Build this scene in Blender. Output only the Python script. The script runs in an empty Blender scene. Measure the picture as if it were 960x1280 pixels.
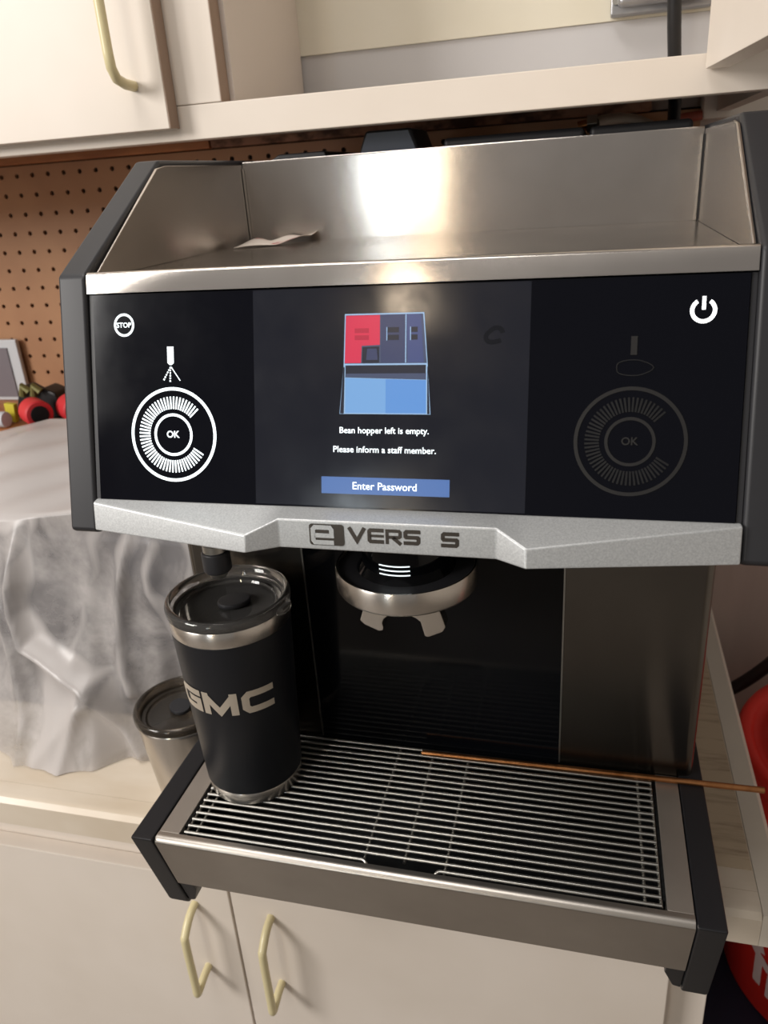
import bpy, bmesh, math, random
from mathutils import Vector, Matrix
random.seed(7)
SC = bpy.context.scene
COL = SC.collection
PI = math.pi

# ------------------------------------------------------------------ camera
cam_d = bpy.data.cameras.new('camera')
cam = bpy.data.objects.new('camera', cam_d)
COL.objects.link(cam)
cam_d.sensor_fit = 'VERTICAL'
cam_d.sensor_height = 36.0
cam_d.lens = 969.82 * 36.0 / 1280.0
cam_d.clip_start = 0.02
RR = [[0.96793616, 0.2426939, -0.06480166], [0.03864479, -0.39877107, -0.9162359], [-0.24820589, 0.88435361, -0.39536379]]
cam.matrix_world = Matrix(((RR[0][0], -RR[1][0], -RR[2][0], 0.1144),
                           (RR[0][1], -RR[1][1], -RR[2][1], -0.4104),
                           (RR[0][2], -RR[1][2], -RR[2][2], 0.5612),
                           (0, 0, 0, 1)))
cam_d.dof.use_dof = True
cam_d.dof.focus_distance = 0.52
cam_d.dof.aperture_fstop = 11.0
SC.camera = cam

# ------------------------------------------------------------------ world, lamps, exposure
w = bpy.data.worlds.new('room_light')
SC.world = w
w.use_nodes = True
bg = w.node_tree.nodes['Background']
bg.inputs[0].default_value = (1.0, 0.95, 0.91, 1)
bg.inputs[1].default_value = 0.25
SC.view_settings.view_transform = 'Standard'
SC.view_settings.look = 'None'
SC.view_settings.gamma = 1.0
SC.view_settings.use_curve_mapping = False
SC.view_settings.exposure = 0.0


def area(name, loc, target, sx, sy, power, col):
    d = bpy.data.lights.new(name, 'AREA')
    d.shape = 'RECTANGLE'
    d.size = sx
    d.size_y = sy
    d.energy = power
    d.color = col
    o = bpy.data.objects.new(name, d)
    COL.objects.link(o)
    o.location = loc
    o.rotation_euler = (Vector(target) - Vector(loc)).to_track_quat('-Z', 'Y').to_euler()
    return o


area('window_light', (-0.672, -2.15, 0.48), (-0.1, 0.2, 0.55), 0.14, 0.62, 3.0, (0.84, 0.94, 1.0))
area('doorway_light', (-0.515, -2.2, 0.48), (-0.1, 0.2, 0.55), 0.07, 0.62, 1.8, (1.0, 0.84, 0.62))
area('key_fixture', (-1.75, -1.35, 1.25), (-0.2, 0.2, 0.2), 0.8, 0.8, 44, (1.0, 0.96, 0.92))
area('overhead_fill', (-0.45, -0.30, 1.80), (-0.2, -0.1, 0), 1.1, 0.4, 13, (1.0, 0.96, 0.92))  # added soft fill from above, set clear of what the display mirrors
bl = bpy.data.lights.new('warm_bulb', 'POINT')
bl.energy = 7
bl.color = (1.0, 0.80, 0.58)
bl.shadow_soft_size = 0.07
blo = bpy.data.objects.new('warm_bulb', bl)
blo.location = (-0.50, -2.02, 1.42)
COL.objects.link(blo)

# ------------------------------------------------------------------ helpers


def lin(c):
    return tuple(((v / 255) / 12.92 if v / 255 <= 0.04045 else ((v / 255 + 0.055) / 1.055) ** 2.4) for v in c) + (1.0,)


def mat(name, col, rough=0.5, metal=0.0, spec=0.5, emit=None, es=1.0, noise=None, bump=None, aniso=0.0, coat=0.0,
        trans=0.0, alpha=1.0, rnoise=None, ior=1.45):
    m = bpy.data.materials.new(name)
    m.use_nodes = True
    nt = m.node_tree
    b = nt.nodes['Principled BSDF']
    c = lin(col)
    b.inputs['Base Color'].default_value = c
    b.inputs['Roughness'].default_value = rough
    b.inputs['Metallic'].default_value = metal
    b.inputs['Specular IOR Level'].default_value = spec
    b.inputs['IOR'].default_value = ior
    b.inputs['Coat Weight'].default_value = coat
    b.inputs['Transmission Weight'].default_value = trans
    b.inputs['Alpha'].default_value = alpha
    tc = nt.nodes.new('ShaderNodeTexCoord')

    def nz(scale, stretch=(1, 1, 1), detail=4, rough_=0.6):
        mp = nt.nodes.new('ShaderNodeMapping')
        mp.inputs['Scale'].default_value = stretch
        nt.links.new(tc.outputs['Object'], mp.inputs[0])
        n = nt.nodes.new('ShaderNodeTexNoise')
        n.inputs['Scale'].default_value = scale
        n.inputs['Detail'].default_value = detail
        n.inputs['Roughness'].default_value = rough_
        nt.links.new(mp.outputs[0], n.inputs['Vector'])
        return n
    if noise:
        # noise = (second colour, scale, stretch, low, high)
        n = nz(noise[1], noise[2])
        r = nt.nodes.new('ShaderNodeMapRange')
        r.inputs['From Min'].default_value = noise[3]
        r.inputs['From Max'].default_value = noise[4]
        nt.links.new(n.outputs[0], r.inputs['Value'])
        mx = nt.nodes.new('ShaderNodeMix')
        mx.data_type = 'RGBA'
        mx.inputs['A'].default_value = c
        mx.inputs['B'].default_value = lin(noise[0])
        nt.links.new(r.outputs[0], mx.inputs['Factor'])
        nt.links.new(mx.outputs['Result'], b.inputs['Base Color'])
    if rnoise:
        n = nz(rnoise[0], rnoise[1])
        r = nt.nodes.new('ShaderNodeMapRange')
        r.inputs['From Min'].default_value = 0.3
        r.inputs['From Max'].default_value = 0.7
        r.inputs['To Min'].default_value = rnoise[2]
        r.inputs['To Max'].default_value = rnoise[3]
        nt.links.new(n.outputs[0], r.inputs['Value'])
        nt.links.new(r.outputs[0], b.inputs['Roughness'])
    if bump:
        # bump = (scale, stretch, strength, distance)
        n = nz(bump[0], bump[1])
        bp_ = nt.nodes.new('ShaderNodeBump')
        bp_.inputs['Strength'].default_value = bump[2]
        bp_.inputs['Distance'].default_value = bump[3]
        nt.links.new(n.outputs[0], bp_.inputs['Height'])
        nt.links.new(bp_.outputs[0], b.inputs['Normal'])
    if aniso:
        b.inputs['Anisotropic'].default_value = aniso
        b.inputs['Anisotropic Rotation'].default_value = 0.25
        tg = nt.nodes.new('ShaderNodeTangent')
        tg.direction_type = 'RADIAL'
        tg.axis = 'Z'
        nt.links.new(tg.outputs[0], b.inputs['Tangent'])
    if emit:
        if es < 0.95:
            b.inputs['Base Color'].default_value = (0.004, 0.004, 0.006, 1)
        b.inputs['Emission Color'].default_value = lin(emit)
        b.inputs['Emission Strength'].default_value = es
    return m


M = {}
M['steel'] = mat('brushed_steel', (212, 205, 198), 0.19, 1.0, aniso=0.97, bump=(40, (1, 50, 50), 0.10, 0.00015),
                 noise=((190, 182, 174), 7, (1, 1, 1), 0.35, 0.75))
M['steel_flat'] = mat('brushed_steel_flat', (206, 200, 193), 0.20, 1.0, bump=(40, (1, 50, 50), 0.08, 0.00015),
                      noise=((150, 144, 136), 6, (1, 1, 1), 0.35, 0.75))
M['steel_shaded'] = mat('shaded_brushed_steel', (120, 115, 108), 0.20, 1.0, aniso=0.95, bump=(40, (50, 50, 1), 0.08, 0.00015),
                      noise=((98, 92, 86), 5, (1, 1, 1), 0.35, 0.75))  # same stainless as the shelf; the dim room it mirrors is painted in darker
M['chrome'] = mat('polished_wire', (176, 174, 168), 0.34, 1.0)
M['cup_steel'] = mat('cup_steel', (214, 208, 200), 0.27, 1.0, aniso=0.85)
M['silver'] = mat('silver_paint', (196, 198, 198), 0.42, 0.55, noise=((176, 178, 179), 900, (1, 1, 1), 0.35, 0.65), bump=(700, (1, 1, 1), 0.08, 0.0004))
M['black'] = mat('black_plastic', (40, 40, 43), 0.46, bump=(600, (1, 1, 1), 0.05, 0.0003))
M['arm'] = mat('black_arm_plastic', (26, 26, 29), 0.42, bump=(600, (1, 1, 1), 0.05, 0.0003))
M['steel_matte'] = mat('satin_steel', (186, 179, 170), 0.46, 0.9, noise=((168, 160, 152), 6, (1, 1, 1), 0.35, 0.75))
M['steel_tray'] = mat('tray_steel', (196, 190, 182), 0.36, 1.0, noise=((170, 163, 155), 6, (1, 1, 1), 0.35, 0.75), bump=(40, (1, 50, 50), 0.08, 0.00015))
M['black_gloss'] = mat('black_gloss', (7, 8, 11), 0.09, spec=0.3)
M['black_flat'] = mat('black_inner', (12, 12, 14), 0.6)
M['glass_black'] = mat('display_glass', (5, 6, 14), 0.12, spec=0.28, rnoise=(22, (1, 1, 1), 0.08, 0.14))
M['screen'] = mat('lit_screen', (16, 18, 25), 0.14, spec=0.4, emit=(30, 32, 40), es=0.6, rnoise=(30, (1, 1, 1), 0.09, 0.20))
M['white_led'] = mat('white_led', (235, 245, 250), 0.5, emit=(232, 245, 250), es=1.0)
M['power_led'] = mat('power_led', (245, 250, 255), 0.5, emit=(255, 255, 255), es=1.5)
M['dim_print'] = mat('dim_grey_print', (32, 31, 31), 0.4)
M['dim_print2'] = mat('dim_faint_print', (18, 18, 20), 0.4)
for k, c in dict(pic_red=(226, 54, 86), pic_redd=(196, 40, 70), pic_navy=(62, 70, 104), pic_navy2=(72, 84, 132), pic_dark=(34, 38, 52),
                 pic_line=(166, 200, 236), pic_blue=(104, 158, 226), pic_blue2=(128, 178, 232), pic_grey=(74, 84, 112), btn=(88, 124, 186)).items():
    M[k] = mat('screen_' + k, c, 0.25, emit=c, es=0.9, spec=0.4)
M['logo'] = mat('logo_dark_chrome', (92, 86, 80), 0.25, 0.9)
M['white_paint'] = mat('white_cabinet_paint', (224, 214, 203), 0.42, noise=((214, 203, 190), 3, (1, 1, 1), 0.4, 0.7))
M['cream_paint'] = mat('cream_inside_paint', (216, 210, 194), 0.5, noise=((208, 201, 182), 4, (1, 1, 1), 0.4, 0.7))
M['grey_band'] = mat('pale_grey_board', (186, 184, 184), 0.5)
M['edge_wood'] = mat('bare_edge', (150, 128, 112), 0.6)
M['cream_gloss'] = mat('cream_handle_enamel', (214, 202, 160), 0.28)
M['counter'] = mat('counter_laminate', (216, 204, 187), 0.38, noise=((200, 184, 162), 5, (1, 3, 1), 0.42, 0.75), rnoise=(9, (1, 1, 1), 0.3, 0.5))
M['counter_trim'] = mat('counter_trim', (216, 208, 194), 0.4)
M['wear'] = mat('worn_laminate', (196, 178, 152), 0.5, noise=((150, 130, 108), 14, (1, 9, 1), 0.52, 0.78))
M['peg'] = mat('hardboard', (174, 130, 94), 0.5, noise=((150, 106, 76), 4, (1, 1, 1), 0.35, 0.7))
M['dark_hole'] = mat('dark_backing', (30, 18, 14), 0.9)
M['stain_wood'] = mat('mottled_board', (150, 108, 84), 0.7, noise=((70, 44, 30), 26, (1, 1, 1.6), 0.42, 0.6))
M['ledge'] = mat('orange_wood', (186, 122, 74), 0.5, noise=((150, 92, 54), 9, (1, 6, 6), 0.4, 0.7))
M['wall'] = mat('grey_wall', (196, 178, 168), 0.7, noise=((180, 162, 152), 3, (4, 1, 0.5), 0.35, 0.7))
M['floor'] = mat('floor_concrete', (140, 132, 124), 0.6, noise=((112, 106, 100), 4, (1, 1, 1), 0.4, 0.7))
M['ceiling'] = mat('ceiling_paint', (210, 204, 196), 0.8)
M['tumbler'] = mat('black_powder_coat', (20, 22, 27), 0.42, bump=(1400, (1, 1, 1), 0.08, 0.0003))
M['lid_clear'] = mat('clear_lid', (225, 222, 218), 0.05, trans=0.95, ior=1.45)
M['lid_smoke'] = mat('smoked_lid', (120, 110, 98), 0.1, trans=0.85, ior=1.45)
M['inner_dark'] = mat('cup_inside', (46, 44, 44), 0.3, 0.7)
M['copper'] = mat('copper', (188, 130, 84), 0.32, 1.0, noise=((150, 96, 56), 60, (1, 1, 1), 0.4, 0.7))
M['paper'] = mat('paper', (214, 204, 194), 0.7, noise=((170, 60, 66), 34, (1, 1, 1), 0.56, 0.68))
M['cable'] = mat('black_cable', (26, 26, 28), 0.42)
M['galv'] = mat('galvanised', (168, 168, 170), 0.38, 0.9, noise=((130, 130, 134), 12, (1, 1, 1), 0.4, 0.7))
M['braid'] = mat('braided_steel', (186, 176, 164), 0.35, 0.8, bump=(700, (1, 1, 1), 0.8, 0.001))
M['pipe_red'] = mat('red_pipe', (150, 74, 58), 0.45)
M['red'] = mat('red_plastic', (214, 44, 34), 0.38)
M['red_matte'] = mat('red_rubber', (206, 50, 56), 0.5)
M['mark'] = mat('white_print', (206, 190, 190), 0.5)
M['navy'] = mat('navy_plastic', (26, 34, 52), 0.5)
M['yellow'] = mat('yellow_plastic', (206, 192, 60), 0.5)
M['olive'] = mat('olive_metal', (128, 124, 78), 0.4, 0.3)
M['plate_white'] = mat('plate_white', (196, 200, 204), 0.5)
M['plate_grey'] = mat('plate_grey', (116, 110, 116), 0.5)
M['box_grey'] = mat('box_under_sheet', (92, 92, 98), 0.6, noise=((66, 66, 72), 6, (1, 1, 1), 0.4, 0.65))
M['hose'] = mat('dark_hose', (44, 32, 32), 0.5)


def sheet_material():
    m = bpy.data.materials.new('milky_plastic_sheet')
    m.use_nodes = True
    nt = m.node_tree
    b = nt.nodes['Principled BSDF']
    out = nt.nodes['Material Output']
    tc = nt.nodes.new('ShaderNodeTexCoord')
    n = nt.nodes.new('ShaderNodeTexNoise')
    n.inputs['Scale'].default_value = 10
    n.inputs['Detail'].default_value = 6
    n.inputs['Roughness'].default_value = 0.62
    n.inputs['Distortion'].default_value = 0.4
    nt.links.new(tc.outputs['Object'], n.inputs['Vector'])
    r = nt.nodes.new('ShaderNodeMapRange')
    r.inputs['From Min'].default_value = 0.36
    r.inputs['From Max'].default_value = 0.64
    r.inputs['To Min'].default_value = 0.22
    r.inputs['To Max'].default_value = 0.80
    nt.links.new(n.outputs[0], r.inputs['Value'])
    b.inputs['Base Color'].default_value = lin((206, 200, 197))
    b.inputs['Roughness'].default_value = 0.32
    tl = nt.nodes.new('ShaderNodeBsdfTranslucent')
    tl.inputs['Color'].default_value = lin((200, 196, 194))
    m1 = nt.nodes.new('ShaderNodeMixShader')
    m1.inputs[0].default_value = 0.2
    nt.links.new(b.outputs[0], m1.inputs[1])
    nt.links.new(tl.outputs[0], m1.inputs[2])
    tp = nt.nodes.new('ShaderNodeBsdfTransparent')
    m2 = nt.nodes.new('ShaderNodeMixShader')
    at = nt.nodes.new('ShaderNodeAttribute')
    at.attribute_name = 'layers'
    mx = nt.nodes.new('ShaderNodeMath')
    mx.operation = 'MAXIMUM'
    nt.links.new(r.outputs[0], mx.inputs[0])
    nt.links.new(at.outputs['Fac'], mx.inputs[1])
    nt.links.new(mx.outputs[0], m2.inputs[0])
    nt.links.new(tp.outputs[0], m2.inputs[1])
    nt.links.new(m1.outputs[0], m2.inputs[2])
    nt.links.new(m2.outputs[0], out.inputs['Surface'])
    return m


M['sheet'] = sheet_material()


class MB:
    """collects geometry in world coordinates"""

    def __init__(s):
        s.v = []
        s.f = []

    def add(s, vs, fs):
        k = len(s.v)
        s.v += [tuple(p) for p in vs]
        s.f += [tuple(i + k for i in f) for f in fs]
        return s

    def box(s, x0, x1, y0, y1, z0, z1):
        return s.add([(x0, y0, z0), (x1, y0, z0), (x1, y1, z0), (x0, y1, z0), (x0, y0, z1), (x1, y0, z1), (x1, y1, z1), (x0, y1, z1)],
                     [(0, 3, 2, 1), (4, 5, 6, 7), (0, 1, 5, 4), (1, 2, 6, 5), (2, 3, 7, 6), (3, 0, 4, 7)])

    def prism(s, poly, off):
        n = len(poly)
        o = Vector(off)
        vs = [Vector(p) for p in poly] + [Vector(p) + o for p in poly]
        fs = [tuple(range(n - 1, -1, -1)), tuple(range(n, 2 * n))]
        fs += [(i, (i + 1) % n, n + (i + 1) % n, n + i) for i in range(n)]
        return s.add(vs, fs)

    def lathe(s, prof, c=(0, 0, 0), seg=48, close=False, a0=0.0, a1=2 * PI):
        full = abs(a1 - a0 - 2 * PI) < 1e-6
        n = seg if full else seg + 1
        vs = []
        for r, z in prof:
            for i in range(n):
                a = a0 + (a1 - a0) * i / seg
                vs.append((c[0] + r * math.cos(a), c[1] + r * math.sin(a), c[2] + z))
        fs = []
        m = len(prof)
        for j in range(m if close else m - 1):
            jj = (j + 1) % m
            for i in range(seg):
                ii = (i + 1) % n
                fs.append((j * n + i, j * n + ii, jj * n + ii, jj * n + i))
        return s.add(vs, fs)

    def tube(s, pts, r, seg=10, caps=True):
        pts = [Vector(p) for p in pts]
        rs = r if isinstance(r, (list, tuple)) else [r] * len(pts)
        vs = []
        T = []
        for i in range(len(pts)):
            a = pts[max(i - 1, 0)]
            b = pts[min(i + 1, len(pts) - 1)]
            T.append((b - a).normalized())
        up = Vector((0, 0, 1)) if abs(T[0].z) < 0.9 else Vector((1, 0, 0))
        n = T[0].cross(up).normalized()
        for i, p in enumerate(pts):
            n = (n - T[i] * n.dot(T[i])).normalized()
            bb = T[i].cross(n)
            for k in range(seg):
                a = 2 * PI * k / seg
                vs.append(p + (n * math.cos(a) + bb * math.sin(a)) * rs[i])
        fs = []
        for i in range(len(pts) - 1):
            for k in range(seg):
                kk = (k + 1) % seg
                fs.append((i * seg + k, i * seg + kk, (i + 1) * seg + kk, (i + 1) * seg + k))
        if caps:
            fs.append(tuple(range(seg - 1, -1, -1)))
            fs.append(tuple((len(pts) - 1) * seg + k for k in range(seg)))
        return s.add(vs, fs)

    def build(s, name, m, parent=None, bevel=0.0, seg=2, smooth=False, angle=35):
        org = Vector((0, 0, 0))
        q = parent
        while q is not None:
            org += q.location
            q = q.parent
        me = bpy.data.meshes.new(name)
        me.from_pydata([tuple(Vector(p) - org) for p in s.v], [], s.f)
        bm = bmesh.new()
        bm.from_mesh(me)
        bmesh.ops.recalc_face_normals(bm, faces=bm.faces)
        if bevel:
            es = [e for e in bm.edges if len(e.link_faces) == 2 and e.calc_face_angle(0) > math.radians(25)]
            bmesh.ops.bevel(bm, geom=es, offset=bevel, segments=seg, profile=0.5, affect='EDGES', clamp_overlap=True)
            smooth = True
        if smooth:
            for f in bm.faces:
                f.smooth = True
            for e in bm.edges:
                if len(e.link_faces) == 2 and e.calc_face_angle(0) > math.radians(angle):
                    e.smooth = False
        bm.to_mesh(me)
        bm.free()
        me.materials.append(m if not isinstance(m, str) else M[m])
        o = bpy.data.objects.new(name, me)
        COL.objects.link(o)
        if smooth and len(s.v) < 400:
            wn = o.modifiers.new('weighted', 'WEIGHTED_NORMAL')
            wn.keep_sharp = True
            wn.weight = 100
        if parent is not None:
            o.parent = parent
        return o


def thing(name, label, cat, loc, group=None):
    o = bpy.data.objects.new(name, None)
    COL.objects.link(o)
    o.location = loc
    o.empty_display_size = 0.02
    o['label'] = label
    o['category'] = cat
    if group:
        o['group'] = group
    return o


def tag(o, label, cat, group=None):
    # origin of a one-mesh thing goes to its base
    me = o.data
    xs = [v.co for v in me.vertices]
    c = Vector(((min(p.x for p in xs) + max(p.x for p in xs)) / 2, (min(p.y for p in xs) + max(p.y for p in xs)) / 2, min(p.z for p in xs)))
    me.transform(Matrix.Translation(-c))
    o.location = c
    o['label'] = label
    o['category'] = cat
    if group:
        o['group'] = group
    return o


def struct(o):
    o['kind'] = 'structure'
    return o


def lab(o, t):
    o['label'] = t
    return o


# 2-D outlines ------------------------------------------------------
def stroke(pts, wd, closed=False):
    """outline strips (quads) with mitred joints for a polyline of width wd"""
    n = len(pts)
    P = [Vector((p[0], p[1])) for p in pts]
    L, R = [], []
    for i in range(n):
        if closed:
            a, b, c = P[i - 1], P[i], P[(i + 1) % n]
        else:
            a, b, c = P[max(i - 1, 0)], P[i], P[min(i + 1, n - 1)]
        d1 = (b - a).normalized() if (b - a).length > 1e-9 else (c - b).normalized()
        d2 = (c - b).normalized() if (c - b).length > 1e-9 else d1
        n1 = Vector((-d1.y, d1.x))
        n2 = Vector((-d2.y, d2.x))
        m = (n1 + n2).normalized()
        k = min(1.0 / max(m.dot(n1), 0.3), 2.2)
        L.append(b + m * k * wd / 2)
        R.append(b - m * k * wd / 2)
    out = []
    for i in range(n if closed else n - 1):
        j = (i + 1) % n
        out.append([L[i], R[i], R[j], L[j]])
    return out


def ring2d(cx, cy, r0, r1, seg=72, a0=0.0, a1=2 * PI):
    q = []
    for i in range(seg):
        a = a0 + (a1 - a0) * i / seg
        b = a0 + (a1 - a0) * (i + 1) / seg
        q.append([Vector((cx + r0 * math.cos(a), cy + r0 * math.sin(a))), Vector((cx + r1 * math.cos(a), cy + r1 * math.sin(a))),
                  Vector((cx + r1 * math.cos(b), cy + r1 * math.sin(b))), Vector((cx + r0 * math.cos(b), cy + r0 * math.sin(b)))])
    return q


def rect2d(x0, x1, y0, y1):
    return [Vector((x0, y0)), Vector((x1, y0)), Vector((x1, y1)), Vector((x0, y1))]


def poly2d(*p):
    return [Vector(q) for q in p]


def flat(quads, mapf):
    mb = MB()
    for q in quads:
        mb.add([mapf(p[0], p[1]) for p in q], [tuple(range(len(q)))])
    return mb


def text2d(s, width, cx, cy, bold=0.0, sx=1.0):
    """polygons of a word fitted to a width, centred at (cx, cy)"""
    cu = bpy.data.curves.new('txt', 'FONT')
    cu.body = s
    cu.size = 1
    cu.offset = bold
    cu.resolution_u = 3
    ob = bpy.data.objects.new('txt', cu)
    me = bpy.data.meshes.new_from_object(ob)
    vs = [v.co.copy() for v in me.vertices]
    x0 = min(v.x for v in vs)
    x1 = max(v.x for v in vs)
    y0 = min(v.y for v in vs)
    y1 = max(v.y for v in vs)
    k = width / (x1 - x0)
    out = [[Vector((cx + (vs[i].x - (x0 + x1) / 2) * k, cy + (vs[i].y - (y0 + y1) / 2) * k * sx)) for i in p.vertices] for p in me.polygons]
    bpy.data.objects.remove(ob)
    bpy.data.curves.remove(cu)
    bpy.data.meshes.remove(me)
    return out


# ================================================================== THE SETTING
struct(MB().box(-2.6, 2.2, -3.6, 0.7, -0.95, -0.90).build('floor', 'floor'))
struct(MB().box(-2.6, 2.2, 0.62, 0.70, -0.90, 1.60).build('wall_back', 'wall'))
struct(MB().box(-2.6, 2.2, 0.606, 0.62, -0.90, -0.79).build('baseboard_back', 'white_paint', bevel=0.002))

struct(MB().box(1.75, 1.85, -3.6, 0.70, -0.90, 1.60).build('wall_right', 'ceiling'))
struct(MB().box(-2.7, -2.6, -3.6, 0.70, -0.90, 1.60).build('wall_left', 'ceiling'))

# pegboard with real holes
peg = thing('pegboard', 'brown perforated hardboard panel fixed to the wall under the cabinet', 'pegboard', (-0.36, 0.60, 0.300))
mb = MB()
P_ = 0.0249
hx0, hz0 = -0.686, 0.5952
r = 0.0033
for i in range(-12, 37):
    for j in range(0, 13):
        cx = hx0 + P_ * i
        cz = hz0 - P_ * j
        vs = []
        for a in range(8):
            t = a * PI / 4 + PI / 8
            vs.append((cx + r * math.cos(t), 0.600, cz + r * math.sin(t)))
        for a in range(8):
            t = a * PI / 4 + PI / 8
            c_, s_ = math.cos(t), math.sin(t)
            k = (P_ / 2) / max(abs(c_), abs(s_))
            ex, ez = c_ * k, s_ * k
            # snap to square corners so that the cells close
            ex = math.copysign(P_ / 2, c_)
            ez = math.copysign(P_ / 2, s_)
            if a in (0, 3, 4, 7):
                ez = math.copysign(r * 0.9, s_)
            else:
                ex = math.copysign(r * 0.9, c_)
            vs.append((cx + ex, 0.600, cz + ez))
        for sx, sz in ((1, 1), (-1, 1), (-1, -1), (1, -1)):
            vs.append((cx + sx * P_ / 2, 0.600, cz + sz * P_ / 2))
        for a in range(8):
            t = a * PI / 4 + PI / 8
            vs.append((cx + r * math.cos(t), 0.6045, cz + r * math.sin(t)))
        fs = []
        for a in range(8):
            b = (a + 1) % 8
            fs.append((a, b, 8 + b, 8 + a))
            fs.append((a, b, 20 + b, 20 + a))
        for q, (a, b) in enumerate(((0, 1), (2, 3), (4, 5), (6, 7))):
            fs.append((8 + a, 8 + b, 16 + q))
        mb.add(vs, fs)
mb.build('perforated_panel', 'peg', peg)
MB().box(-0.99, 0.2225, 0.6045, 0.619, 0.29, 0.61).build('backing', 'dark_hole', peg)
# mottled board strip above the pegboard
brd = MB().box(-0.36, 0.17, 0.590, 0.6045, 0.609, 0.64).build('mottled_board', 'stain_wood', bevel=0.002)
tag(brd, 'mottled dark brown wood strip above the pegboard behind the machine', 'board')
brd = MB().box(-0.99, -0.362, 0.590, 0.6045, 0.609, 0.64).build('plain_board', 'ledge', bevel=0.002)
tag(brd, 'plain reddish brown wood strip above the pegboard at far left', 'board')
cl = MB().box(0.2230, 0.36, 0.585, 0.6195, 0.596, 0.68).build('wall_cleat', 'white_paint', bevel=0.002)
tag(cl, 'white painted wood cleat on the wall under the right cabinet end', 'cleat')
# wood ledge that carries the small tools
led = MB().box(-0.98, -0.235, 0.436, 0.6005, 0.255, 0.2805).build('wood_ledge', 'ledge', bevel=0.003)
tag(led, 'orange-brown wood ledge along the bottom of the pegboard', 'ledge')

# ---- counter
ct = thing('countertop', 'cream laminate countertop with pale edge trim under the coffee machine', 'countertop', (-0.4, 0.35, -0.0343))
MB().box(-1.35, 0.2665, 0.1065, 0.618, -0.0343, 0.0).build('slab', 'counter', ct)
pr = [(0.0832, -0.0343), (0.0832, -0.006), (0.0875, -0.0015), (0.093, 0.0), (0.1062, 0.0), (0.1062, -0.0343)]
MB().prism([(-1.35, y, z) for y, z in pr], (1.35 + 0.2665, 0, 0)).build('front_trim', 'counter', ct, smooth=True, angle=25)
pr2 = [(0.2668, -0.0343), (0.2668, 0.0004), (0.2845, 0.0004), (0.2885, -0.004), (0.2885, -0.0343)]
mb = MB().prism([(x, 0.0832, z) for x, z in pr2], (0, 0.53, 0))
lab(mb.build('side_trim', 'counter_trim', ct), 'pale trim strip along the right counter edge')
# worn patch with grain lines at the right of the machine
MB().box(0.2205, 0.2655, 0.128, 0.45, 0.0, 0.0006).build('worn_patch', 'wear', ct)

# ---- base cabinet
bc = thing('base_cabinet', 'white painted base cabinet with cream pull handles under the counter', 'cabinet', (-0.4, 0.35, -0.90))
MB().box(-1.35, 0.243, 0.119, 0.60, -0.80, -0.0345).build('carcass', 'white_paint', bc, bevel=0.0015)
MB().box(-1.35, 0.225, 0.17, 0.60, -0.899, -0.80).build('toe_kick', 'black_flat', bc)


def pull(parent, x, zt, zb, yd, out=0.030, rr=0.0043, name='handle'):
    """cream enamel bow handle"""
    pts = []
    ctrl = [(yd, zt), (yd - out * 0.45, zt - 0.003), (yd - out * 0.9, zt + -0.014), (yd - out, zt - 0.024), (yd - out, zb + 0.010),
            (yd - out, zb - 0.004), (yd - out * 0.86, zb - 0.0055), (yd - out * 0.4, zb - 0.001), (yd, zb)]
    n = len(ctrl)
    for i in range(n - 1):
        p0 = Vector(ctrl[max(i - 1, 0)])
        p1 = Vector(ctrl[i])
        p2 = Vector(ctrl[i + 1])
        p3 = Vector(ctrl[min(i + 2, n - 1)])
        for k in range(4):
            t = k / 4
            q = 0.5 * ((2 * p1) + (p2 - p0) * t + (2 * p0 - 5 * p1 + 4 * p2 - p3) * t * t + (3 * p1 - p0 - 3 * p2 + p3) * t ** 3)
            pts.append((x, q.x, q.y))
    pts.append((x, yd, zb))
    return MB().tube(pts, rr, 14).build(name, 'cream_gloss', parent, smooth=True, angle=60)


d1 = MB().box(-0.80, -0.2245, 0.100, 0.1185, -0.79, -0.0885).build('door', 'white_paint', bc, bevel=0.0015)
pull(d1, -0.2655, -0.127, -0.2225, 0.1005)
d2 = MB().box(-0.2220, 0.2055, 0.100, 0.1185, -0.79, -0.0885).build('door', 'white_paint', bc, bevel=0.0015)
pull(d2, -0.1795, -0.127, -0.2260, 0.1005)

# ---- wall cabinet
wc = thing('wall_cabinet', 'white wall cabinet above with one closed door, open middle bay and open right door', 'cabinet', (-0.3, 0.45, 0.603))
ff = MB()
ff.box(-1.10, 0.2515, 0.300, 0.319, 0.603, 0.631)
ff.box(-0.262, -0.2065, 0.300, 0.319, 0.6312, 1.20)
ff.box(0.199, 0.2515, 0.300, 0.319, 0.6312, 1.20)
ff.build('face_frame', 'white_paint', wc, bevel=0.0012)
MB().box(-1.10, 0.236, 0.3192, 0.584, 0.618, 0.630).build('bottom_panel', 'white_paint', wc)
MB().box(0.2365, 0.2515, 0.3192, 0.584, 0.603, 1.20).build('side_panel', 'white_paint', wc)
MB().box(-0.2164, -0.2014, 0.3192, 0.5098, 0.6302, 1.20).build('partition', mat('partition_paint', (208, 198, 190), 0.5), wc)
MB().box(-0.2067, -0.2060, 0.3002, 0.3190, 0.6312, 1.20).build('bare_edge', 'edge_wood', wc)
MB().box(-1.10, 0.236, 0.513, 0.520, 0.6302, 0.687).build('back_rail', 'grey_band', wc)
MB().box(-1.10, 0.236, 0.510, 0.520, 0.6872, 1.20).build('back_panel', 'cream_paint', wc)
d = MB().box(-0.62, -0.2505, 0.282, 0.2998, 0.6125, 1.19).build('door', 'white_paint', wc, bevel=0.001)
MB().box(-0.2506, -0.2497, 0.2826, 0.2994, 0.613, 1.19).build('bare_edge', 'edge_wood', d)
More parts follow.
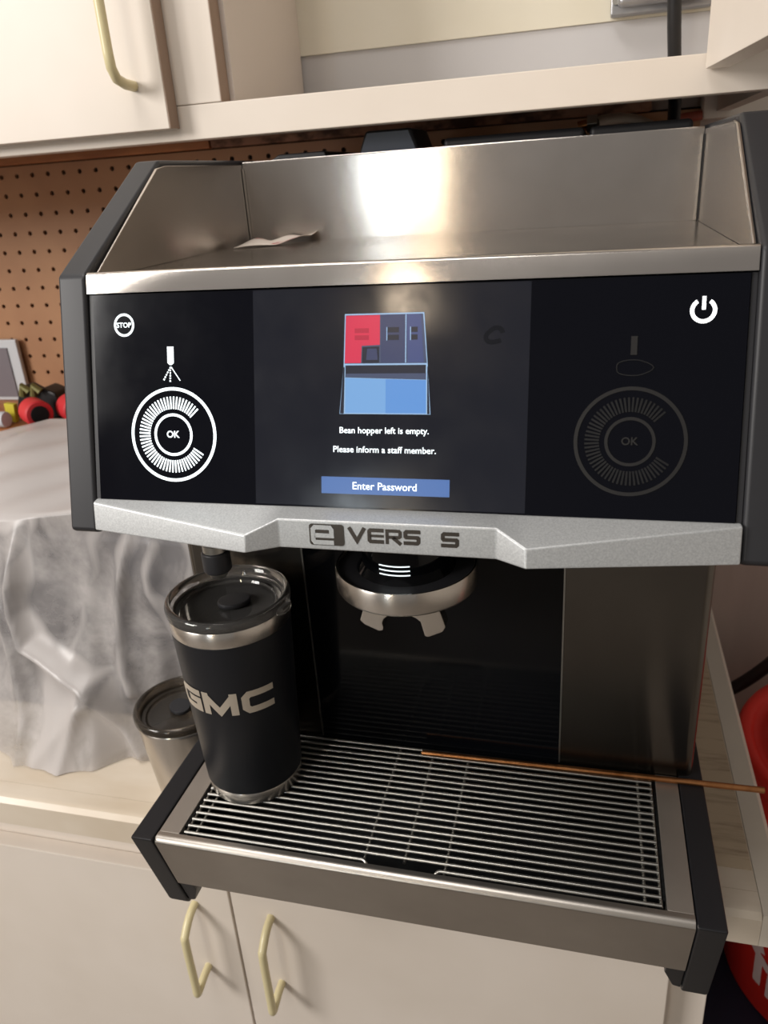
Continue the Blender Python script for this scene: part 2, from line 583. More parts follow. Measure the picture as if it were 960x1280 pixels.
pts = [(-0.2785, 0.2820, 0.6478), (-0.2785, 0.268, 0.6485), (-0.2785, 0.256, 0.6515), (-0.2785, 0.2505, 0.659), (-0.2785, 0.2495, 0.670), (-0.2785, 0.2495, 0.735),
       (-0.2785, 0.2495, 0.742), (-0.2785, 0.256, 0.751), (-0.2785, 0.2820, 0.753)]
MB().tube(pts, 0.0043, 14).build('handle', 'cream_gloss', d, smooth=True, angle=60)
d = MB().prism([(0.1905, 0.297, 0.620), (0.2085, 0.299, 0.620), (0.2360, -0.02, 0.620), (0.2180, -0.022, 0.620)], (0, 0, 0.56))
d.build('door', 'white_paint', wc, bevel=0.001)

# electrical box with cable inside the open bay
eb = thing('junction_box', 'grey metal junction box with rounded cover on the cabinet back', 'electrical box', (0.17, 0.50, 0.687))
MB().box(0.1215, 0.2135, 0.492, 0.5095, 0.689, 0.78).build('back_box', 'galv', eb, bevel=0.002)
MB().box(0.1275, 0.2075, 0.478, 0.4925, 0.694, 0.775).build('cover', 'galv', eb, bevel=0.005, seg=3)
for sx, sz in ((0.1262, 0.698),):
    MB().lathe([(0.0, 0.0), (0.0034, 0.0), (0.0034, 0.0), (0.0034, 0.002), (0.0, 0.0035)], (0, 0, 0), 14)
    mbs = MB()
    mbs.tube([(0.1262, 0.4905, 0.7005), (0.1262, 0.487, 0.7005)], 0.0036, 12)
    mbs.build('screw', 'chrome', eb)
cb = MB().tube([(0.1675, 0.452, 0.86), (0.170, 0.449, 0.78), (0.1735, 0.446, 0.72), (0.1775, 0.452, 0.67), (0.186, 0.490, 0.61), (0.190, 0.536, 0.58), (0.190, 0.545, 0.50), (0.190, 0.55, 0.30), (0.190, 0.55, 0.02)],
               0.0062, 14).build('power_cable', 'cable', smooth=True, angle=60)
tag(cb, 'black power cable running down past the junction box behind the machine', 'cable')

# braided hose and fitting, red pipe
bh = thing('braided_hose', 'braided steel water hose with hex fitting behind the top of the machine', 'hose', (0.13, 0.53, 0.55))
pts = []
for i in range(17):
    t = i / 16
    pts.append((0.112 + 0.085 * t, 0.520 + 0.02 * math.sin(t * 3), 0.598 + 0.0065 * math.sin(t * PI) - 0.030 * t * t))
MB().tube(pts, 0.0065, 12).build('braided_sleeve', 'braid', bh, smooth=True, angle=60)
MB().tube([(0.103, 0.520, 0.598), (0.113, 0.520, 0.598)], 0.0095, 6).build('hex_nut', 'chrome', bh, bevel=0.0006)
MB().tube([(0.094, 0.520, 0.596), (0.103, 0.520, 0.598)], 0.0055, 12).build('stub', 'copper', bh, smooth=True)
rp = MB().tube([(0.192, 0.575, 0.598), (0.205, 0.575, 0.599), (0.2215, 0.575, 0.600)], 0.005, 12).build('red_pipe', 'pipe_red', smooth=True)
tag(rp, 'short red-brown pipe on the wall under the cabinet right end', 'pipe')

# ================================================================== COFFEE MACHINE
cm = thing('coffee_machine', 'large stainless and black automatic coffee machine with touch display on the counter', 'coffee machine', (0, 0.25, 0.0))
YP, ZP = 0.0369, 0.1252
LP = math.hypot(YP, ZP)
AY, AZ = YP / LP, ZP / LP
Z0 = 0.3792


def PT(x, t, off=0.0):
    """point on the tilted display plane: t metres up the slope, off metres out of it"""
    return (x, AY * t - AZ * off, Z0 + AZ * t + AY * off)


# side covers
prof = [(-0.0065, 0.358), (0.0385, 0.5165), (0.157, 0.5835), (0.50, 0.5835), (0.50, 0.357), (0.0, 0.3545)]
for sx, nm in ((-1, 'left'), (1, 'right')):
    x0 = 0.1972 * sx
    mb = MB().prism([(x0, y, z) for y, z in prof], (0.0205 * sx, 0, 0))
    mb.build('side_cover', 'black', cm, bevel=0.0028, seg=3)
    # steel cheek of the top tray
    ck = [(0.043, 0.513), (0.147, 0.5775), (0.160, 0.5795), (0.2995, 0.5795), (0.2995, 0.5125)]
    MB().prism([(0.1945 * sx, y, z) for y, z in ck], (0.0022 * sx, 0, 0)).build('shelf_cheek', 'steel', cm, bevel=0.0005)
# thin light flange strips in the rear corners
MB().box(0.1915, 0.1932, 0.2965, 0.2995, 0.5135, 0.576).build('corner_flange', 'cup_steel', cm)
MB().box(0.1938, 0.1948, 0.2965, 0.2995, 0.5135, 0.576).build('corner_gap', 'black_flat', cm)
MB().box(-0.1940, -0.1928, 0.2972, 0.2995, 0.5135, 0.576).build('corner_flange', 'cup_steel', cm)
# shelf
MB().box(-0.1942, 0.1942, 0.046, 0.2995, 0.5095, 0.5130).build('shelf_floor', 'steel_flat', cm)
mb = MB().prism([(-0.1942, 0.3000, 0.5125), (-0.1942, 0.3000, 0.5800), (-0.1942, 0.3008, 0.5815), (-0.1942, 0.3055, 0.5815), (-0.1942, 0.3055, 0.5125)], (0.3884, 0, 0))
mb.build('shelf_back', 'steel', cm, smooth=True)
lp = []
for x_ in (0,):
    a = PT(0, LP + 0.0006, 0.001)
    b = PT(0, LP + 0.0120, 0.001)
lp = [(a[1], a[2]), (b[1], b[2]), (b[1] + 0.0010, b[2] + 0.0012), (b[1] + 0.0030, b[2] + 0.0016), (b[1] + 0.0055, b[2] + 0.0004), (b[1] + 0.0085, 0.5132), (b[1] + 0.0085, 0.5095), (a[1] + 0.012, a[2] - 0.001)]
MB().prism([(-0.1968, y, z) for y, z in lp], (0.3936, 0, 0)).build('shelf_lip', 'steel', cm, smooth=True, angle=50)
# inner housing
MB().box(-0.1935, 0.1935, 0.060, 0.40, 0.3625, 0.500).build('housing', 'black_flat', cm)
MB().box(-0.1935, 0.1935, 0.3065, 0.50, 0.500, 0.577).build('hopper_deck', 'black', cm, bevel=0.003)
# hopper lids
MB().prism([(-0.208 + 0.018, 0.335, 0.5772), (-0.124, 0.335, 0.5772), (-0.127, 0.335, 0.5868), (-0.172, 0.335, 0.5868)], (0, 0.13, 0)).build('hopper_lid', 'black', cm, bevel=0.002)
hl = MB().prism([(-0.0995, 0.345, 0.5772), (-0.0395, 0.345, 0.5772), (-0.0475, 0.345, 0.6005), (-0.0905, 0.345, 0.6005)], (0, 0.075, 0)).build('hopper_knob', 'black', cm, bevel=0.003, seg=3)
MB().prism([(-0.0965, 0.3435, 0.5795), (-0.0425, 0.3435, 0.5795), (-0.0500, 0.3435, 0.5985), (-0.0880, 0.3435, 0.5985)], (0, 0.002, 0)).build('face', mat('blue_grey_plastic', (62, 68, 82), 0.4), hl)
MB().box(-0.0190, 0.1035, 0.345, 0.46, 0.5772, 0.5895).build('hopper_lid', 'black', cm, bevel=0.004, seg=3)
MB().box(0.1075, 0.1905, 0.345, 0.46, 0.5772, 0.5895).build('hopper_lid', 'black', cm, bevel=0.004, seg=3)

# display panel ------------------------------------------------------
dp = MB().prism([PT(-0.1935, 0.0), PT(-0.1935, LP - 0.0002), PT(-0.1935, LP - 0.0002, -0.008), PT(-0.1935, 0, -0.008)], (0.387, 0, 0)).build('display_panel', 'glass_black', cm)
for sx in (-1, 1):
    MB().prism([PT(0.1941 * sx, 0.0, -0.0012), PT(0.1941 * sx, LP, -0.0012), PT(0.1941 * sx, LP, -0.01), PT(0.1941 * sx, 0, -0.01)], (0.0028 * sx, 0, 0)).build('bezel_strip', 'black', cm)


def disp(quads, name, m, off=0.0004):
    return flat(quads, lambda x, t: PT(x, t, off)).build(name, m, dp)


disp([rect2d(-0.0831, 0.0823, 0.0010, 0.1298)], 'screen', 'screen', 0.00015)
# stop button
disp(ring2d(-0.1713, 0.1113, 0.0057, 0.0072, 40), 'stop_ring', 'white_led')
disp(text2d('STOP', 0.0104, -0.1713, 0.1113, 0.02, 1.0), 'stop_lettering', 'white_led', 0.0006)
# water spout symbol
q = [poly2d((-0.1415, 0.0975), (-0.1415, 0.0875), (-0.1400, 0.0862), (-0.1386, 0.0862), (-0.1371, 0.0875), (-0.1371, 0.0975))]
for x1, t1, nd in ((-0.1448, 0.0763, 6), (-0.1400, 0.0752, 6)):
    for k in range(nd):
        a0, a1 = k / nd, (k + 0.62) / nd
        xs, ts = -0.1395, 0.0850
        q += stroke([(xs + (x1 - xs) * a0, ts + (t1 - ts) * a0), (xs + (x1 - xs) * a1, ts + (t1 - ts) * a1)], 0.0007 + 0.0005 * a0)
q += stroke([(-0.1390, 0.0850), (-0.1330, 0.0765)], 0.0006)
disp(q, 'spout_symbol', 'white_led')


def dial(cx, ct_, m1, m2, m3, nm):
    disp(ring2d(cx, ct_, 0.0278, 0.0298, 90), nm + '_outer_ring', m1)
    disp(ring2d(cx, ct_, 0.0117, 0.0134, 60), nm + '_inner_ring', m1)
    q = []
    n = 52
    for k in range(n):
        a = math.radians(43 + (329 - 43) * k / (n - 1))
        c_, s_ = math.cos(a), math.sin(a)
        q += stroke([(cx + 0.0162 * c_, ct_ + 0.0162 * s_), (cx + 0.0240 * c_, ct_ + 0.0240 * s_)], 0.00105)
    o = disp(q, nm + '_tick_marks', m2)
    o['kind'] = 'stuff'
    disp(text2d('OK', 0.0090, cx, ct_ + 0.0003, 0.02), nm + '_lettering', m3, 0.0006)


dial(-0.1388, 0.0427, 'white_led', 'white_led', 'white_led', 'lit_dial')
dial(0.1376, 0.0427, 'dim_print', 'dim_print2', 'dim_print', 'dim_dial')
q = [rect2d(0.1359, 0.1392, 0.0893, 0.0992)]
disp(q, 'dim_spout_symbol', 'dim_print')
cpts = [(0.1376 + 0.0095 * math.cos(a) * (1 + 0.10 * math.cos(3 * a)), 0.0825 + 0.0042 * math.sin(a)) for a in [2 * PI * i / 24 for i in range(24)]]
disp(stroke(cpts, 0.0005, True), 'dim_cloud_symbol', 'dim_print2')
# power symbol
q = ring2d(0.1714, 0.1118, 0.0046, 0.0066, 40, math.radians(124), math.radians(416))
q.append(rect2d(0.1706, 0.1724, 0.1122, 0.1190))
disp(q, 'power_symbol', 'power_led')
# picture on the screen
disp([poly2d((-0.0250, 0.1146), (0.0224, 0.1146), (0.0248, 0.0850), (0.0268, 0.0566), (-0.0284, 0.0566), (-0.0258, 0.0850))], 'picture_outline', 'pic_line', 0.0004)
disp([poly2d((-0.0244, 0.1138), (0.0218, 0.1138), (0.0243, 0.0860), (-0.0251, 0.0860))], 'picture_top', 'pic_grey', 0.0006)
disp([poly2d((-0.0242, 0.1136), (-0.0036, 0.1136), (-0.0036, 0.0966), (-0.0146, 0.0962), (-0.0150, 0.0863), (-0.0250, 0.0863))], 'picture_red_hopper', 'pic_red', 0.0008)
disp([rect2d(-0.0188, -0.0102, 0.1035, 0.1062), rect2d(-0.0188, -0.0102, 0.0995, 0.1022)], 'picture_red_slots', 'pic_redd', 0.001)
disp([poly2d((-0.0141, 0.0954), (-0.0040, 0.0957), (-0.0040, 0.0863), (-0.0144, 0.0863))], 'picture_chute', 'pic_dark', 0.0008)
disp([poly2d((-0.0112, 0.0945), (-0.0054, 0.0945), (-0.0048, 0.0880), (-0.0118, 0.0880))], 'picture_chute_face', 'pic_navy', 0.001)
disp([poly2d((-0.0030, 0.1136), (0.0108, 0.1136), (0.0114, 0.0863), (-0.0030, 0.0863))], 'picture_middle_hopper', 'pic_navy', 0.0008)
disp([poly2d((0.0124, 0.1136), (0.0206, 0.1136), (0.0226, 0.0863), (0.0130, 0.0863))], 'picture_right_hopper', 'pic_navy2', 0.0008)
disp([rect2d(0.0010, 0.0078, 0.1035, 0.1065), rect2d(0.0010, 0.0078, 0.0992, 0.1022), rect2d(0.0150, 0.0188, 0.1035, 0.1065), rect2d(0.0150, 0.0188, 0.0992, 0.1022)], 'picture_dark_slots', 'pic_dark', 0.001)
disp([rect2d(0.0004, 0.0009, 0.0990, 0.1066), rect2d(0.0144, 0.0149, 0.0990, 0.1066), rect2d(0.0116, 0.0122, 0.0863, 0.1136)], 'picture_glints', 'pic_line', 0.0012)
disp([rect2d(-0.0246, 0.0238, 0.0800, 0.0850)], 'picture_shade', 'pic_dark', 0.0006)
disp([poly2d((-0.0248, 0.0780), (0.0000, 0.0772), (0.0240, 0.0765), (0.0240, 0.0802), (-0.0246, 0.0802))], 'picture_shade', 'pic_grey', 0.0007)
disp([poly2d((-0.0248, 0.0572), (-0.0247, 0.0778), (0.0000, 0.0770), (0.0000, 0.0572))], 'picture_tray', 'pic_blue2', 0.0008)
disp([poly2d((0.0000, 0.0572), (0.0000, 0.0770), (0.0240, 0.0763), (0.0243, 0.0572))], 'picture_tray', 'pic_blue', 0.0008)
disp([poly2d((-0.0280, 0.0568), (-0.0258, 0.0840), (-0.0250, 0.0840), (-0.0256, 0.0568))], 'picture_side', 'pic_dark', 0.0007)
disp([poly2d((0.0249, 0.0568), (0.0246, 0.0840), (0.0250, 0.0840), (0.0264, 0.0568))], 'picture_side', 'pic_dark', 0.0007)
disp(text2d('Bean hopper left is empty.', 0.0543, -0.0012, 0.0465, 0.012), 'screen_lettering', 'white_led')
disp(text2d('Please inform a staff member.', 0.0626, -0.0010, 0.0357, 0.012), 'screen_lettering', 'white_led')
disp([rect2d(-0.0399, 0.0387, 0.0088, 0.0190)], 'password_button', 'btn', 0.0004)
disp(text2d('Enter Password', 0.0393, -0.0004, 0.0139, 0.008), 'button_lettering', 'white_led', 0.0008)
sm = []
for k in range(26):
    a = math.radians(20 + 300 * k / 25)
    rr_ = 0.0040 + 0.0006 * math.sin(k * 0.5)
    sm.append((0.0628 + rr_ * 1.15 * math.cos(a), 0.1008 + rr_ * math.sin(a)))
disp(stroke(sm, 0.0026), 'finger_smudge', mat('smudge', (24, 25, 30), 0.5, spec=0.1), 0.0003)

# silver front bar --------------------------------------------------
bx = [-0.1968, -0.0815, -0.0625, 0.0680, 0.0850, 0.1968]
ty = [(0.0, 0.3792)] * 6                         # top edge, meets the glass
ry = [(-0.0035, 0.3775), (-0.0245, 0.3705), (-0.0185, 0.3795), (-0.0185, 0.3795), (-0.0245, 0.3705), (-0.0035, 0.3775)]   # ridge
by = [(-0.0085, 0.3600), (-0.0285, 0.3595), (-0.0180, 0.3595), (-0.0190, 0.3595), (-0.0290, 0.3595), (-0.0095, 0.3590)]   # lower edge
ry = [(-0.0045, 0.3785), (-0.0250, 0.3700), (-0.0165, 0.3778), (-0.0165, 0.3778), (-0.0250, 0.3700), (-0.0045, 0.3795)]
vs = []
for i, x in enumerate(bx):
    vs += [(x, ty[i][0] + 0.0, ty[i][1]), (x, ry[i][0], ry[i][1]), (x, by[i][0], by[i][1]), (x, 0.058, 0.3590), (x, 0.058, 0.3700), (x, 0.012, 0.3770)]
fs = []
for i in range(5):
    for k in range(6):
        kk = (k + 1) % 6
        fs.append((i * 6 + k, i * 6 + kk, (i + 1) * 6 + kk, (i + 1) * 6 + k))
fs += [tuple(range(5, -1, -1)), tuple(range(30, 36))]
bar = MB().add(vs, fs).build('front_bar', 'silver', cm, bevel=0.0011, seg=2)


def BARP(x, z, off=0.0004):
    t = (z - 0.3595) / (0.3778 - 0.3595)
    y = -0.0185 + t * 0.0020
    return (x, y - off, z)


q = []
lw = 0.0027


def letter(kind, x, z, w_, h_, lw=lw):
    """blocky square letters, drawn as mitred strokes in a w x h cell"""
    a, b, c_, d_ = x + lw / 2, x + w_ - lw / 2, z + lw / 2, z + h_ - lw / 2
    m_ = (c_ + d_) / 2
    if kind == 'V':
        return stroke([(x + lw * 0.4, z + h_), (x + w_ * 0.5, z + lw * 0.45), (x + w_ - lw * 0.4, z + h_)], lw)
    if kind == 'E':
        return stroke([(x + w_, d_), (a + lw * 0.3, d_), (a, d_ - lw * 0.3), (a, c_ + lw * 0.3), (a + lw * 0.3, c_), (x + w_, c_)], lw) + stroke([(a, m_), (x + w_, m_)], lw * 0.7)
    if kind == 'R':
        return stroke([(a, z), (a, d_), (b - lw * 0.3, d_), (b, d_ - lw * 0.3), (b, m_ + 0.0002), (b - lw * 0.3, m_ - lw * 0.15), (a, m_ - lw * 0.15)], lw * 0.85) + stroke([(x + w_ * 0.45, m_ - lw * 0.2), (x + w_ - lw * 0.3, z)], lw)
    if kind == 'S':
        return stroke([(x + w_, d_), (a + lw * 0.3, d_), (a, d_ - lw * 0.3), (a, m_ + lw * 0.2), (a + lw * 0.2, m_), (b - lw * 0.2, m_), (b, m_ - lw * 0.2), (b, c_ + lw * 0.3), (b - lw * 0.3, c_), (x, c_)], lw)
    if kind == 'C':
        return stroke([(x + w_, d_), (a + lw * 0.5, d_), (a, d_ - lw * 0.5), (a, c_ + lw * 0.5), (a + lw * 0.5, c_), (x + w_, c_)], lw)
    if kind == 'G':
        return stroke([(x + w_, d_), (a + lw * 0.5, d_), (a, d_ - lw * 0.5), (a, c_ + lw * 0.5), (a + lw * 0.5, c_), (b, c_), (b, m_), (x + w_ * 0.45, m_)], lw)
    if kind == 'M':
        return stroke([(a, z), (a, z + h_)], lw) + stroke([(b, z), (b, z + h_)], lw) + stroke([(a, z + h_ - lw * 0.5), (x + w_ / 2, z + lw * 0.6), (b, z + h_ - lw * 0.5)], lw * 0.95)
    return []


zl, hh = 0.3655, 0.0092
xx = -0.0190
for ch, wd in (('V', 0.0113), ('E', 0.0099), ('R', 0.0101), ('S', 0.0100)):
    q += letter(ch, xx, zl, wd, hh, 0.0023)
    xx += wd + 0.0008
q += letter('S', 0.0366, zl - 0.0003, 0.0105, 0.0092, 0.0023)
flat(q, BARP).build('bar_lettering', 'logo', bar)
# rounded square emblem with a light "e"
sq = []
x0, x1, z0_, z1 = -0.0428, -0.0212, 0.3628, 0.3760
rr = 0.0018
for cx, cz, a0 in ((x1 - rr, z1 - rr, 0), (x0 + rr, z1 - rr, 90), (x0 + rr, z0_ + rr, 180), (x1 - rr, z0_ + rr, 270)):
    for k in range(5):
        a = math.radians(a0 + k * 22.5)
        sq.append(Vector((cx + rr * math.cos(a), cz + rr * math.sin(a))))
flat([sq], BARP).build('emblem', 'logo', bar)
ee = stroke([(-0.0398, 0.3690), (-0.0288, 0.3690), (-0.0288, 0.3726), (-0.0298, 0.3740), (-0.0390, 0.3740), (-0.0404, 0.3726), (-0.0404, 0.3660), (-0.0394, 0.3647), (-0.0276, 0.3647)], 0.0028)
flat(ee, lambda x, z: BARP(x, z, 0.0007)).build('emblem_letter', 'silver', bar)

# tower ---------------------------------------------------------------
YT = 0.1121


def tower_side(s):
    # front sheet with a rounded outer corner running back
    pr = [(0.1045 * s, YT), (0.1045 * s, YT + 0.004)]
    out = [(0.1040 * s, YT)]
    out.append((0.2000 * s, YT))
    for k in range(1, 7):
        a = k * 15
        out.append((s * (0.2000 + 0.0075 * math.sin(math.radians(a))), YT + 0.0075 * (1 - math.cos(math.radians(a)))))
    out.append((0.2075 * s, 0.50))
    out += [(0.2030 * s, 0.50), (0.2030 * s, YT + 0.006), (0.1040 * s, YT + 0.006)]
    MB().prism([(x, y, 0.030) for x, y in out], (0, 0, 0.326)).build('tower_panel', 'steel_shaded', cm, smooth=True, angle=30)


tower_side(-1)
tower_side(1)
for s in (-1, 1):
    MB().box(0.1032 * s - 0.0006, 0.1032 * s + 0.0006, YT - 0.0004, YT + 0.004, 0.1065, 0.358).build('seam_strip', 'chrome', cm)
MB().box(-0.1024, 0.1024, YT, YT + 0.006, 0.08, 0.3585).build('splash_panel', 'black_gloss', cm)
MB().box(-0.200, 0.200, YT + 0.007, 0.50, 0.032, 0.354).build('inner_body', 'black_flat', cm)
for sx in (-0.17, 0.17):
    for sy in (0.16, 0.45):
        MB().lathe([(0.0, 0.0), (0.018, 0.0), (0.018, 0.006), (0.013, 0.030), (0.0, 0.030)], (sx, sy, 0.0005), 20).build('foot', 'black', cm, smooth=True)

# group head
GC = (-0.0015, 0.050)
MB().lathe([(0.0455, 0.3035), (0.0478, 0.3040), (0.0488, 0.3058), (0.0488, 0.3185), (0.0482, 0.3200), (0.0472, 0.3200), (0.0468, 0.3185), (0.0455, 0.3175)], (GC[0], GC[1], 0), 96, close=True).build('group_ring', 'cup_steel', cm, smooth=True, angle=50)
MB().lathe([(0.0, 0.3175), (0.0467, 0.3180), (0.0467, 0.3060), (0.0300, 0.3030), (0.0, 0.3030)], (GC[0], GC[1], 0), 64).build('group_disc', 'black', cm, smooth=True)
gcn = MB().lathe([(0.0, 0.3178), (0.034, 0.3178), (0.030, 0.3230), (0.030, 0.3600), (0.0, 0.3600)], (GC[0], GC[1], 0), 64).build('group_column', 'black_gloss', cm, smooth=True, angle=30)
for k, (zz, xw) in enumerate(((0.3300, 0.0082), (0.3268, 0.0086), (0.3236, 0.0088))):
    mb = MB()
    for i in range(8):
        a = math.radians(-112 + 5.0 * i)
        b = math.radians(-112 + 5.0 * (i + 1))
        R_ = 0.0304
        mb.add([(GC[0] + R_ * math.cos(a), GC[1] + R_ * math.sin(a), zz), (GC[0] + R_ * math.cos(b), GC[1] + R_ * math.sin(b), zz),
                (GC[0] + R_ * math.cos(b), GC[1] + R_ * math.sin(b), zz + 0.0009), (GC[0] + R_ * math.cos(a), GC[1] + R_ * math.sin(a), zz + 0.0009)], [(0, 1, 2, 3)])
    mb.build('reflection_stripe', 'white_led', gcn)  # reflections on the gloss black column, made as glowing stripes
# coffee spout fork
op = [(-0.0245, 0.3028), (-0.0262, 0.2955), (-0.0290, 0.2875), (-0.0262, 0.2840), (-0.0165, 0.2790), (-0.0135, 0.2800)]
for k in range(9):
    a = math.radians(196 - k * 22.5 * 0.94)
    op.append((0.0005 + 0.0140 * math.cos(a), 0.2855 + 0.0100 * math.sin(a)))
op += [(0.0150, 0.2775), (0.0175, 0.2770), (0.0275, 0.2825), (0.0298, 0.2870), (0.0280, 0.2955), (0.0262, 0.3028)]
MB().prism([(x, 0.018 + (0.3028 - z) * 0.18, z) for x, z in op], (0, 0.011, 0)).build('coffee_spout', 'cup_steel', cm, bevel=0.0009)
# hot water nozzle
NC = (-0.153, 0.0645)
MB().lathe([(0.0, 0.2950), (0.0095, 0.2950), (0.0108, 0.2965), (0.0108, 0.3105), (0.0095, 0.3120), (0.0, 0.3120)], (*NC, 0), 32).build('water_nozzle', 'black', cm, smooth=True, angle=50)
MB().lathe([(0.0, 0.2905), (0.0062, 0.2905), (0.0068, 0.2915), (0.0068, 0.2951), (0.0, 0.2951)], (*NC, 0), 24).build('nozzle_tip', 'chrome', cm, smooth=True)
MB().lathe([(0.0092, 0.3120), (0.0092, 0.3175), (0.0080, 0.3185), (0.0080, 0.3600), (0.0, 0.3600), (0.0, 0.3120)], (*NC, 0), 32).build('nozzle_collar', 'chrome', cm, smooth=True)

# drip tray frame -------------------------------------------------------
ZT = 0.106
XO, XI = 0.1955, 0.1785
YF, YI, YB = -0.0265, -0.0175, 0.1115
# front: sloping face, rounded edge
fp = [(YI, ZT), (YF + 0.0060, ZT)]
for k in range(1, 9):
    a = math.radians(k * 74 / 8)
    fp.append((YF + 0.0060 - 0.0055 * math.sin(a), ZT - 0.0055 * (1 - math.cos(a))))
fp += [(-0.0095, 0.0415), (-0.006, 0.0405), (YI + 0.0015, 0.085), (YI, 0.085)]
MB().prism([(-XO, y, z) for y, z in fp], (2 * XO, 0, 0)).build('tray_front', 'steel_tray', cm, smooth=True, angle=40)
for s in (-1, 1):
    a, b = sorted((XI * s, XO * s))
    MB().box(a, b, YI + 0.0001, YB, 0.085, ZT).build('tray_rim', 'steel_matte', cm, bevel=0.0006)
    # side arm
    ap = [(-0.0285, ZT + 0.001), (-0.0015, 0.0110), (0.0015, 0.0060), (0.022, 0.0060), (0.030, 0.030), (0.16, 0.040), (0.16, ZT + 0.001)]
    MB().prism([(0.1962 * s, y, z) for y, z in ap], (0.0185 * s, 0, 0)).build('side_arm', 'arm', cm, bevel=0.0018, seg=2)
    fx = [(0.1960, 0.0405), (0.1830, 0.0405), (0.1830, 0.0310), (0.1900, 0.0120), (0.1960, 0.0100)]
    MB().prism([(x * s, -0.0275 + 0.29 * (0.107 - z), z) for x, z in fx], (0, 0.024, 0)).build('arm_foot', 'arm', cm, bevel=0.0012)
MB().box(-0.1952, 0.1952, 0.0, 0.111, 0.0415, 0.0460).build('tray_bottom', 'black_flat', cm)
mb = MB()
mb.box(-0.178, 0.178, -0.0080, 0.1112, 0.062, 0.064)
mb.box(-0.1782, -0.1765, -0.0080, 0.1112, 0.064, 0.1045)
mb.box(0.1765, 0.1782, -0.0080, 0.1112, 0.064, 0.1045)
mb.box(-0.1765, 0.1765, -0.0080, -0.0070, 0.064, 0.0850)
mb.box(-0.1765, 0.1765, YI + 0.0004, YI + 0.0012, 0.085, 0.1040)
mb.box(-0.1765, 0.1765, YI + 0.0012, -0.0070, 0.0840, 0.0850)
mb.build('drip_pan', mat('drip_pan', (52, 54, 56), 0.28, 0.6, noise=((20, 20, 22), 9, (1, 1, 1), 0.4, 0.65)), cm)

# drip grille (lifts out) -------------------------------------------------
dg = thing('drip_grille', 'wire drip grille of parallel steel bars in the tray under the spout', 'grille', (0, 0.045, 0.100))
rw = 0.00135
for k in range(19):
    y = -0.0142 + 0.0068 * k
    zc = 0.1055
    if k == 0:
        MB().tube([(-0.1752, y, zc), (-0.0325, y, zc), (-0.0300, y - 0.0006, zc), (-0.0285, y - 0.0022, zc - 0.0005), (-0.0280, y - 0.0030, zc - 0.003)], rw, 8).build('wire_bar', 'chrome', dg, smooth=True, angle=60)
        MB().tube([(0.0225, y - 0.0030, zc - 0.003), (0.0230, y - 0.0022, zc - 0.0005), (0.0245, y - 0.0006, zc), (0.0270, y, zc), (0.1752, y, zc)], rw, 8).build('wire_bar', 'chrome', dg, smooth=True, angle=60)
    else:
        MB().tube([(-0.1752, y, zc), (0.1752, y, zc)], rw, 8).build('wire_bar', 'chrome', dg, smooth=True, angle=60)
for x, y0 in ((-0.1752, -0.0145), (-0.1671, -0.0145), (-0.0312, -0.0145), (-0.0015, -0.0095), (0.0288, -0.0160), (0.1650, -0.0145), (0.1752, -0.0145)):
    MB().tube([(x, y0, 0.1030), (x, 0.1095, 0.1030)], 0.00125, 8).build('cross_wire', 'chrome', dg, smooth=True, angle=60)

# ================================================================== LOOSE THINGS
# copper rod
rd = MB().tube([(-0.0105, 0.1012, 0.1092), (0.258, 0.1040, 0.1092)], 0.0024, 14).build('copper_rod', 'copper', smooth=True, angle=50)
tag(rd, 'thin copper rod lying across the back of the drip grille', 'rod')

# paper scrap on the shelf
mb = MB()
nx, ny = 12, 6
for j in range(ny + 1):
    for i in range(nx + 1):
        u, v = i / nx, j / ny
        x = -0.184 + 0.052 * u + 0.003 * v
        y = 0.236 + 0.048 * v + 0.018 * u
        z = 0.5142 + 0.0035 * abs(math.sin(u * 5 + v * 2)) * (0.3 + v) + 0.0045 * max(0, u - 0.7) * 3
        mb.v.append((x, y, z))
for j in range(ny):
    for i in range(nx):
        a = j * (nx + 1) + i
        mb.f.append((a, a + 1, a + nx + 2, a + nx + 1))
pp = mb.build('paper_scrap', 'paper', smooth=True, angle=80)
sol = pp.modifiers.new('s', 'SOLIDIFY')
sol.thickness = 0.0005
tag(pp, 'crumpled paper scrap with red print in the left rear corner of the steel shelf', 'paper')


